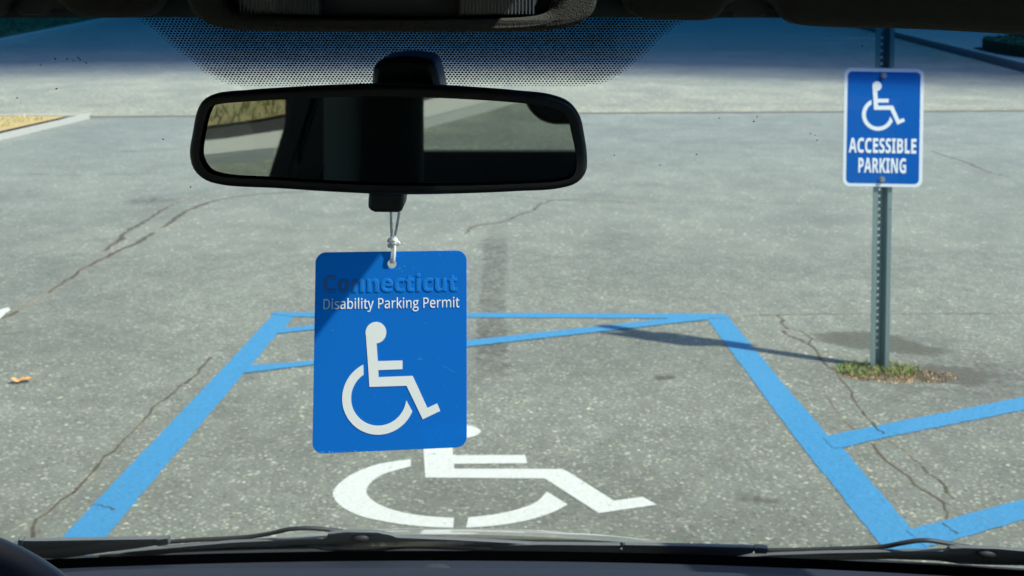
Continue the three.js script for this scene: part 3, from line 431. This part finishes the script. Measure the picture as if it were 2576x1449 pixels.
// header, sun visors, overhead console
{
  const vis = (px, D, label) => { const m = mesh('sun_visor', extrude(shapeOf(smoothLoop(px.map((p) => at(...p, D)), 160)), 0.012, 0.006, 4).translate(0, 0, -D - 0.006), mFabric, car); if (label) m.userData.label = label; return m; };
  vis([[1551, -90], [1556, -30], [1568, 10], [1590, 35], [1622, 47], [1700, 50], [1770, 49], [1796, 43], [1812, 25], [1826, 8], [1850, 0], [1900, -1], [1935, 3], [1950, 15], [1962, 35], [1985, 55], [2020, 63], [2300, 72], [2576, 87], [2760, 96], [2800, 70], [2810, -90], [2500, -120], [1800, -120]], 0.572, 'dark right-hand sun visor with a clip notch');
  vis([[415, -90], [417, -30], [412, 0], [400, 22], [378, 38], [330, 43], [250, 43], [215, 39], [190, 28], [172, 12], [155, -2], [120, -8], [60, -8], [30, -3], [14, 12], [2, 34], [-30, 48], [-200, 50], [-420, 48], [-440, 20], [-445, -90], [-200, -120], [200, -120]], 0.572, 'dark left-hand sun visor with a clip notch');
  const clip = (u0, u1, v1) => { const D = 0.583, p = [[u0 - 42, -30], [u0 - 40, v1 - 14], [u0 - 8, v1 - 16], [u0, v1 - 4], [u0 + 8, v1], [u1 - 8, v1], [u1, v1 - 5], [u1 + 6, v1 - 16], [u1 + 36, v1 - 14], [u1 + 38, -30]]; mesh('visor_clip', extrude(shapeOf(p.map((q) => at(...q, D))), 0.004, 0.001, 2).translate(0, 0, -D - 0.002), std([0.03, 0.034, 0.035], 0.6), car); };
  clip(52, 130, 37); clip(1847, 1920, 44);
  const D = 0.45, outer_ = [[452, -340], [456, -40], [464, 5], [480, 34], [510, 58], [560, 74], [640, 80], [980, 83], [1330, 81], [1420, 75], [1470, 60], [1498, 36], [1510, 5], [1516, -40], [1518, -340]], inner_ = [[535, -340], [538, -30], [546, 2], [572, 26], [610, 37], [700, 44], [980, 51], [1240, 48], [1340, 42], [1385, 30], [1402, 5], [1408, -30], [1410, -340]];
  const pts = (l, n) => smoothLine(l.map((p) => at(...p, D)), n);
  const oc = shapeOf(pts(outer_, 80)), hole = pathOf(pts(inner_.map(([u, v]) => [u, v]), 80).reverse()); 
  const top = at(980, -339, D)[1];
  // fabric-covered surround: a U of trim with the panel set into it
  const surround = [...pts(outer_, 80), ...pts(inner_, 80).reverse()];
  const narrow = (g) => { const p = g.attributes.position; for (let i = 0; i < p.count; i++) { const t = Math.min(1, Math.max(0, (-p.getZ(i) - 0.452) / 0.006)); if (p.getX(i) > 0.01) p.setX(i, p.getX(i) - 0.0065 * t * Math.min(1, (p.getX(i) - 0.01) / 0.015)); } return g; };   // the housing narrows behind its rim
  const con = mesh('overhead_console', narrow(extrude(shapeOf(surround), 0.13, 0.004, 4).translate(0, 0, -0.585)), mFabric, car);
  con.userData.label = 'overhead console with two map lights above the mirror';
  const pan = mesh('console_panel', extrude(shapeOf(pts(inner_.map(([u, v]) => [980 + (u - 980) * 0.995, v - 1.5]), 80)), 0.10, 0.002, 2).translate(0, 0, -0.57), mPanel, con);
  const lens = (px, name) => { const D2 = 0.458, m = mesh(name, extrude(shapeOf(px.map((p) => at(...p, D2))), 0.006, 0.001, 2).translate(0, 0, -D2 - 0.006), phys([0.055, 0.062, 0.075], 0.3, { clearcoat: 0.5 }), con); const ribs = []; const us = px.map((p) => p[0]), u0 = Math.min(...us) + 8, u1 = Math.max(...us) - 8; for (let u = u0; u < u1; u += 9) { const t = (u - u0) / (u1 - u0), [x, y] = at(u, 18, D2); ribs.push(new THREE.CylinderGeometry(0.0005, 0.0005, 0.0085, 6).translate(x, y + 0.0012, -D2 + 0.001)); } mesh('rib', merge(ribs), phys([0.06, 0.068, 0.08], 0.4), m); return m; };
  lens([[598, -60], [604, 0], [618, 22], [640, 31], [806, 40], [798, -60]], 'map_light_lens'); lens([[1158, -60], [1153, 41], [1300, 36], [1338, 26], [1352, 8], [1358, -60]], 'map_light_lens');
}
// rear-view mirror
{
  const D = 0.515, outer_ = smoothLoop([[530, 240], [615, 230], [700, 224], [830, 217], [960, 213.5], [1080, 216], [1200, 223], [1300, 231], [1385, 241], [1432, 259], [1458, 290], [1470, 340], [1477, 395], [1474, 432], [1452, 459], [1405, 474], [1300, 481], [1150, 487], [1000, 489], [850, 483], [700, 473.5], [560, 465], [515, 451], [488, 425], [478, 385], [485, 335], [496, 280], [508, 256]].map((p) => at(...p, D)), 160);
  const inner_ = smoothLoop([[560, 259], [640, 252], [755, 246], [860, 242], [968, 240.5], [1120, 245], [1266, 253], [1350, 261], [1394, 270], [1424, 290], [1438, 335], [1449, 387], [1448, 420], [1436, 442], [1405, 453], [1290, 461], [1138, 465], [1000, 465], [883, 462], [700, 452], [565, 443], [530, 431], [510, 405], [505, 385], [512, 332], [525, 285], [538, 266]].map((p) => at(...p, D)), 160);
  const bezel = shapeOf(outer_); bezel.holes.push(pathOf(inner_.map((p) => [(p[0] + 0.0614) * 1.027 - 0.0614, (p[1] - 1.4184) * 1.11 + 1.4184])));
  const shell = shapeOf(outer_);
  const back = extrude(shell, 0.02, 0.006, 5).translate(0, 0, -D - 0.036), bp = back.attributes.position;
  for (let i = 0; i < bp.count; i++) { const t = Math.min(1, Math.max(0, (-bp.getZ(i) - D - 0.008) / 0.034)), k = 1 - 0.17 * t; bp.setXY(i, -0.063 + (bp.getX(i) + 0.063) * (1 - 0.05 * t), 1.4165 + (bp.getY(i) - 1.4165) * k); }
  back.computeVertexNormals();
  const m = mesh('rear_view_mirror', merge([extrude(bezel, 0.008, 0.0025, 4).translate(0, 0, -D - 0.008), crease(back, 0.7)]), std([0.002, 0.0022, 0.003], 0.5), car);
  m.userData.label = 'black rear-view mirror hanging from the windshield, reflecting the rear windows';
  const gl = mesh('mirror_glass', new THREE.ShapeGeometry(shapeOf(inner_.map((p) => [(p[0] + 0.0614) * 1.035 - 0.0614, (p[1] - 1.4184) * 1.14 + 1.4184]))).translate(0, 0, -D - 0.0015), std([0.33, 0.335, 0.28], 0.015, { metalness: 1 }), m);
  const Dm = 0.585, mount = smoothLine([[934, 260], [940, 213], [946, 165], [962, 148], [1000, 139], [1030, 138], [1065, 141], [1092, 150], [1102, 172], [1112, 213], [1118, 260]].map((p) => at(...p, Dm)), 60);
  mesh('mirror_mount', extrude(shapeOf(mount), 0.04, 0.006, 4).translate(0, 0, -Dm - 0.034), std([0.008, 0.009, 0.011], 0.4), m);
  mesh('mirror_stem', new THREE.CylinderGeometry(0.011, 0.013, 0.05, 20).rotateX(Math.PI / 2).translate(at(1020, 280, 0.56)[0], at(1020, 265, 0.56)[1], -0.57), mBlack, m);
  const Dk = 0.52, tab = [[930, 480], [928, 505], [928, 518], [934, 526], [945, 531], [1004, 531.5], [1012, 527], [1016, 518], [1018, 502], [1019, 480]];
  mesh('dimming_lever', extrude(shapeOf(tab.map((p) => at(...p, Dk))), 0.014, 0.002, 3).translate(0, 0, -Dk - 0.012), mBlack, m);
}
// wipers lie outside the glass, over the cowl
{
  const slab = (px, off, thick, bevel = 0.0015) => { const g = extrude(shapeOf(px.map((p) => onGlass(...p, off))), thick, bevel, 2), p = g.attributes.position; for (let i = 0; i < p.count; i++) p.setZ(i, -(wsD(p.getX(i), p.getY(i)) + off) - thick + p.getZ(i)); return crease(g, 0.5); };
  const rod = (px, off, r) => tube(px.map((p) => { const [x, y, d] = onGlass(...p, off); return [x, y, -d]; }), r, 70, 10);
  const cap = (u, v, ru, rv, off) => { const [x, y, d] = onGlass(u, v, off); return new THREE.SphereGeometry(1, 28, 14).scale(ru * d / F, rv * d / F, 0.006).translate(x, y, -d); };
  const z7 = (l) => l.map(([x, y]) => [x * 0.5, 1225.8 + y * 0.5]), z8 = (l) => l.map(([x, y]) => [1288 + x * 0.5, 1225.8 + y * 0.5]);
  const wl = mesh('wiper', merge([slab(z7([[520, 345], [640, 322], [900, 298], [1160, 275], [1420, 263], [1640, 254], [1655, 232], [1740, 222], [1900, 224], [1960, 236], [2000, 250], [2300, 262], [2576, 277], [2576, 312], [2300, 296], [2000, 292], [1960, 300], [1680, 300], [1620, 288], [1400, 290], [1000, 312], [760, 345]]), 0.022, 0.004), slab([[1280, 1364], [1400, 1371], [1560, 1382], [1625, 1397], [1500, 1394], [1280, 1384]], 0.022, 0.004)]), mWiper, car);
  wl.userData.label = 'black left windshield wiper with raised arm, lying along the base of the glass';
  mesh('wiper_blade', merge([slab(z7([[92, 350], [98, 280], [108, 266], [180, 267], [500, 262], [840, 257], [850, 285], [785, 292], [700, 305], [480, 334], [300, 360]]), 0.018, 0.0045, 0.0012), slab(z7([[0, 330], [0, 285], [25, 275], [70, 277], [84, 290], [82, 350], [0, 350]]), 0.02, 0.005, 0.0012), slab(z7([[88, 300], [90, 268], [100, 262], [112, 264], [114, 300]]), 0.016, 0.007, 0.001)]), mWiper, wl);
  mesh('wiper_arm', rod(z7([[835, 276], [1000, 264], [1150, 257], [1270, 247], [1370, 230], [1450, 212], [1530, 206], [1620, 210], [1700, 219], [1800, 231], [1860, 240]]), 0.03, 0.0024), mRubber, wl);
  mesh('arm_clip', merge([slab(z7([[780, 292], [790, 262], [845, 256], [850, 288], [800, 296]]), 0.016, 0.007, 0.001)]), mWiper, wl);
  mesh('pivot_cap', cap(908, 1351, 23, 12, 0.019), mRubber, wl);
  mesh('rubber_edge', merge([rod(z7([[500, 345], [900, 322], [1400, 303], [1560, 296], [1640, 312], [1900, 314], [2050, 302], [2300, 309], [2576, 322]]), 0.02, 0.0016), rod([[1288, 1389], [1500, 1399], [1700, 1409], [1900, 1421]], 0.02, 0.0016)]), std([0.006, 0.006, 0.007], 0.5), wl);
  const wr = mesh('wiper', slab(z8([[1000, 372], [1120, 352], [1300, 338], [1600, 328], [1900, 322], [2190, 318], [2205, 305], [2280, 302], [2440, 306], [2576, 318], [2900, 345], [2900, 420], [2576, 392], [2420, 390], [2250, 385], [2140, 368], [1900, 360], [1500, 368], [1250, 380]]), 0.022, 0.004), mWiper, car);
  wr.userData.label = 'black right windshield wiper with raised arm, lying along the base of the glass';
  mesh('wiper_blade', merge([slab(z8([[555, 342], [558, 292], [570, 287], [900, 293], [1200, 301], [1222, 306], [1212, 330], [1150, 342], [1000, 360], [800, 352]]), 0.018, 0.0045, 0.0012), slab(z8([[-100, 318], [-100, 290], [150, 286], [545, 290], [550, 338], [300, 330]]), 0.02, 0.005, 0.0012)]), mWiper, wr);
  mesh('wiper_arm', rod(z8([[1230, 318], [1450, 315], [1650, 309], [1800, 304], [1880, 297], [1960, 281], [2030, 270], [2085, 267], [2150, 275], [2240, 292], [2330, 305], [2420, 316]]), 0.03, 0.0025), mRubber, wr);
  mesh('arm_clip', slab(z8([[1222, 306], [1240, 303], [1290, 308], [1282, 334], [1222, 332]]), 0.016, 0.007, 0.001), mWiper, wr);
  mesh('pivot_cap', cap(2483, 1391, 26, 12, 0.019), mRubber, wr);
  mesh('rubber_edge', rod(z8([[1000, 366], [1400, 378], [1900, 384], [2150, 392], [2400, 412], [2700, 432]]), 0.02, 0.0018), std([0.006, 0.006, 0.007], 0.5), wr);
}
// cowl and bonnet in front of the glass
{
  const grid = (f, X0, X1, t0, t1, nx, nt) => { const pos = [], idx = [], uv = []; for (let j = 0; j <= nt; j++) for (let i = 0; i <= nx; i++) { const X = X0 + (X1 - X0) * i / nx, t = t0 + (t1 - t0) * j / nt, [y, d] = f(X, t); pos.push(X, y, -d); uv.push(X, t); } for (let j = 0; j < nt; j++) for (let i = 0; i < nx; i++) { const a = j * (nx + 1) + i, b = a + 1, c = a + nx + 1, e = c + 1; idx.push(a, b, e, a, e, c); } const g = new THREE.BufferGeometry(); g.setAttribute('position', new THREE.Float32BufferAttribute(pos, 3)); g.setAttribute('uv', new THREE.Float32BufferAttribute(uv, 2)); g.setIndex(idx); g.computeVertexNormals(); return g; };
  const hoodY = (X, D) => 0.699 - 0.5396 * (D - 1.5) - 0.25 * (D - 1.5) ** 2 - 0.16 * (X - XC) ** 2;
  mesh('cowl', grid((X, t) => { const d = wsD(X, 0.80) + 0.002 + t * 0.06; return [0.795 - t * 0.01, d]; }, XC - 0.76, XC + 0.76, 0, 1, 40, 3), std([0.012, 0.012, 0.013], 0.7, { side: THREE.DoubleSide }), car);
  const mHood = mBody.clone(); mHood.side = THREE.DoubleSide;
  const h = mesh('bonnet', grid((X, D) => [hoodY(X, D), D - 0.06 * (X - XC) ** 2], XC - 0.76, XC + 0.76, 1.31, 2.1, 40, 30), mHood, car);
  h.userData.label = 'pale silver-beige bonnet, a sliver seen over the wipers';
  mesh('front_bumper', rbox(XC - 0.76, XC + 0.76, 0.14, 0.31, -2.08, -1.95, 0.05), mBody, car);
  for (const s of [-1, 1]) mesh('wing', box(XC + s * 0.77 - 0.01, XC + s * 0.77 + 0.01, 0.12, 0.26, -1.95, -1.25), mBody, car);
  for (const [sx, z] of [[-1, -1.5], [1, -1.5], [-1, 2.0], [1, 2.0]]) { const w = mesh('wheel', new THREE.TorusGeometry(0.2, 0.075, 14, 40).rotateY(Math.PI / 2).translate(XC + sx * 0.66, 0.275, z), mRubber, car); mesh('rim', new THREE.CylinderGeometry(0.16, 0.16, 0.09, 30).rotateZ(Math.PI / 2).translate(XC + sx * 0.66, 0.275, z), std([0.4, 0.4, 0.4], 0.35, { metalness: 0.8 }), w); }
}

// ------------------------------------------------------------------ the hanging parking permit
{
  const D = 0.52, s = D / F, [hx, hy] = at(986, 664, D);
  const g = thing('parking_permit', [hx, hy, -D], 'blue disability parking permit with white wheelchair symbol hanging from the mirror', 'parking permit');
  g.rotation.set(-0.12, 0.03, 0.006); g.scale.set(0.988, 0.963, 1);
  const P = (u, v) => [(u - 986) * s, -(v - 664) * s];
  const W = 384 * s, H = 497 * s, [cx, cy] = P(984, 881);
  const card = (() => { const k = roundRect(W, H, 26 * s, cx, cy).getPoints(14); return shapeOf(k.map((p) => [p.x, p.y + (p.y < cy ? (p.x - cx) * 0.028 * Math.min(1, (cy - p.y) / (H / 2)) : (p.x - cx) * 0.004)])); })(), hole = new THREE.Path(); hole.absellipse(0, 0, 11.5 * s, 11.5 * s, 0, Math.PI * 2, true); card.holes.push(hole);
  const wear = canvasTex(1024, 1360, (c, w, h) => {
    c.fillStyle = 'rgb(0,131,236)'; c.fillRect(0, 0, w, h);
    for (let i = 0; i < 9000; i++) { const k = rr(-5, 5); c.fillStyle = `rgba(${0},${131 + k | 0},${236 + k | 0},0.5)`; c.fillRect(rnd() * w, rnd() * h, rr(2, 9), rr(2, 9)); }
    for (let i = 0; i < 120; i++) { c.strokeStyle = `rgba(120,185,235,${rr(0.03, 0.13).toFixed(2)})`; c.lineWidth = rr(0.6, 1.4); const x = rnd() * w, y = rnd() * h, a = rnd() * 6.3, L = rr(8, 70); c.beginPath(); c.moveTo(x, y); c.lineTo(x + L * Math.cos(a), y + L * Math.sin(a)); c.stroke(); }
    const px = (u, v) => [(u - 792) / 384 * w, (v - 632) / 508 * h];
    const fleck = (u, v, r, a) => { const [x, y] = px(u, v); c.fillStyle = `rgba(190,222,245,${a})`; c.beginPath(); c.ellipse(x, y, r * rr(0.7, 1.6), r * rr(0.5, 1), rnd() * 3, 0, 6.3); c.fill(); };
    for (let i = 0; i < 46; i++) fleck(rr(800, 1168), rr(640, 1130), rr(0.8, 2), rr(0.35, 0.8));
    for (const [u, v] of [[1000, 645], [1006, 676], [1012, 683], [1018, 670], [1041, 676], [1070, 640], [1107, 640], [1109, 645], [1103, 668], [858, 811], [1072, 818], [1042, 873], [1058, 908], [1105, 912], [975, 672], [997, 678], [982, 1016], [947, 1001], [838, 834]]) fleck(u, v, rr(1.6, 3.2), 0.85);
    const line = (a, b, al, lw) => { c.strokeStyle = `rgba(150,205,240,${al})`; c.lineWidth = lw; c.beginPath(); c.moveTo(...px(...a)); c.lineTo(...px(...b)); c.stroke(); };
    line([1117, 928], [1147, 946], 0.7, 2); line([1051, 911], [1066, 911], 0.7, 2.5); line([1059, 895], [1060, 914], 0.4, 1.4); line([1117, 972], [1124, 985], 0.4, 2); line([935, 1105], [948, 1085], 0.2, 1.5);
    for (let i = 0; i < 240; i++) { const e = rnd(), [x, y] = e < 0.45 ? [rnd() * w, h - rr(0, 4)] : e < 0.7 ? [rnd() * w, rr(0, 3)] : e < 0.85 ? [w - rr(0, 4), rnd() * h] : [rr(0, 4), rnd() * h]; c.fillStyle = `rgba(200,225,242,${rr(0.2, 0.8).toFixed(2)})`; c.fillRect(x, y, rr(1, 8), rr(1, 3)); }
  });
  wear.wrapS = wear.wrapT = THREE.ClampToEdgeWrapping; wear.repeat.set(1 / W, 1 / H); wear.offset.set(-(cx - W / 2) / W, -(cy - H / 2) / H);
  const mCard = phys([1, 1, 1], 0.95, { map: wear, transmission: 0.52, side: THREE.DoubleSide, thickness: 0, specularIntensity: 0.25, clearcoat: 0.06, clearcoatRoughness: 0.3 });
  const shell = extrude(card, 0.0005, 0.00015, 2, 24).translate(0, 0, -0.0008), kept = [], sp_ = shell.attributes.position;   // thin translucent plastic: face and rim of one wall
  for (let i = 0; i < sp_.count; i += 3) if (shell.attributes.normal.getZ(i) > -0.9) kept.push(i, i + 1, i + 2);
  shell.setIndex(kept); const c = mesh('card', shell, mCard, g);
  const wt = std([0.84, 0.85, 0.85], 0.6);
  mesh('wheelchair_symbol', ISA(280 * s, 0.00012).translate(...P(986, 950), 0), wt, c);
  mesh('lettering', text('Disability Parking Permit', fonts.sans, 343 * s, 25.5 * s, 0.0001, 0.00004).rotateZ(0.002).translate(...P(814, 776.5), 0), std([0.85, 0.86, 0.86], 0.5), c);
  const em = text('Connecticut', fonts.bold, 338 * s, 42 * s, 0.00022, 0.0002).translate(...P(813, 734), -0.00008);
  mesh('embossed_lettering', em, phys([0.002, 0.19, 0.66], 0.4, { clearcoat: 0.5, clearcoatRoughness: 0.25 }), c);
  // white cord: two strands down from the lever, a knot, a doubled tail through the hole
  const wx = phys([0.92, 0.92, 0.91], 0.95, { transmission: 0.45, thickness: 0 }), q = (u, v, z) => [...P(u, v), z];
  const braid = (pts, r, seg) => { const gm = tube(pts, r, seg, 9), p = gm.attributes.position, n = gm.attributes.normal; for (let i = 0; i < p.count; i++) { const ring = Math.floor(i / 10), k = 0.16 * r * Math.sin(ring * 1.9 + (i % 10) * 1.4) + 0.05 * r * (rnd() - 0.5); p.setXYZ(i, p.getX(i) + n.getX(i) * k, p.getY(i) + n.getY(i) * k, p.getZ(i) + n.getZ(i) * k); } gm.computeVertexNormals(); return gm; };
  const cord = mesh('cord', merge([braid([q(979, 500, -0.006), q(980, 535, -0.005), q(983, 575, -0.002), q(986, 606, 0.001)], 3.4 * s, 70), braid([q(1003, 500, -0.006), q(1001, 535, -0.005), q(996, 575, -0.002), q(990, 606, 0.0012)], 3.4 * s, 70)]), wx, c);
  mesh('knot', merge([braid([q(976, 606, -0.001), q(982, 599, 0.0015), q(992, 602, 0.003), q(1002, 607, 0.002), q(1003, 613, 0), q(996, 616, -0.0015), q(984, 612, -0.002), q(976, 607, -0.001)], 3.6 * s, 60), braid([q(979, 618, -0.001), q(985, 611, 0.002), q(995, 609, 0.003), q(998, 602, 0.001), q(991, 598, -0.001)], 3.4 * s, 40), braid([q(975, 614, -0.001), q(978, 621, 0), q(983, 620, 0.001)], 2 * s, 16)]), wx, cord);
  mesh('cord_tail', merge([braid([q(990, 604, 0.0015), q(993, 620, 0.002), q(992, 640, 0.0022), q(990, 653, 0.0012), q(988, 659, -0.0018), q(989, 648, -0.0025)], 4.2 * s, 60), braid([q(986, 610, 0.001), q(987, 628, 0.0018), q(986, 645, 0.002), q(984, 655, 0.001), q(984, 660, -0.0015), q(985, 648, -0.0025)], 3.4 * s, 60)]), wx, cord);
}
renderer.render(scene, camera);
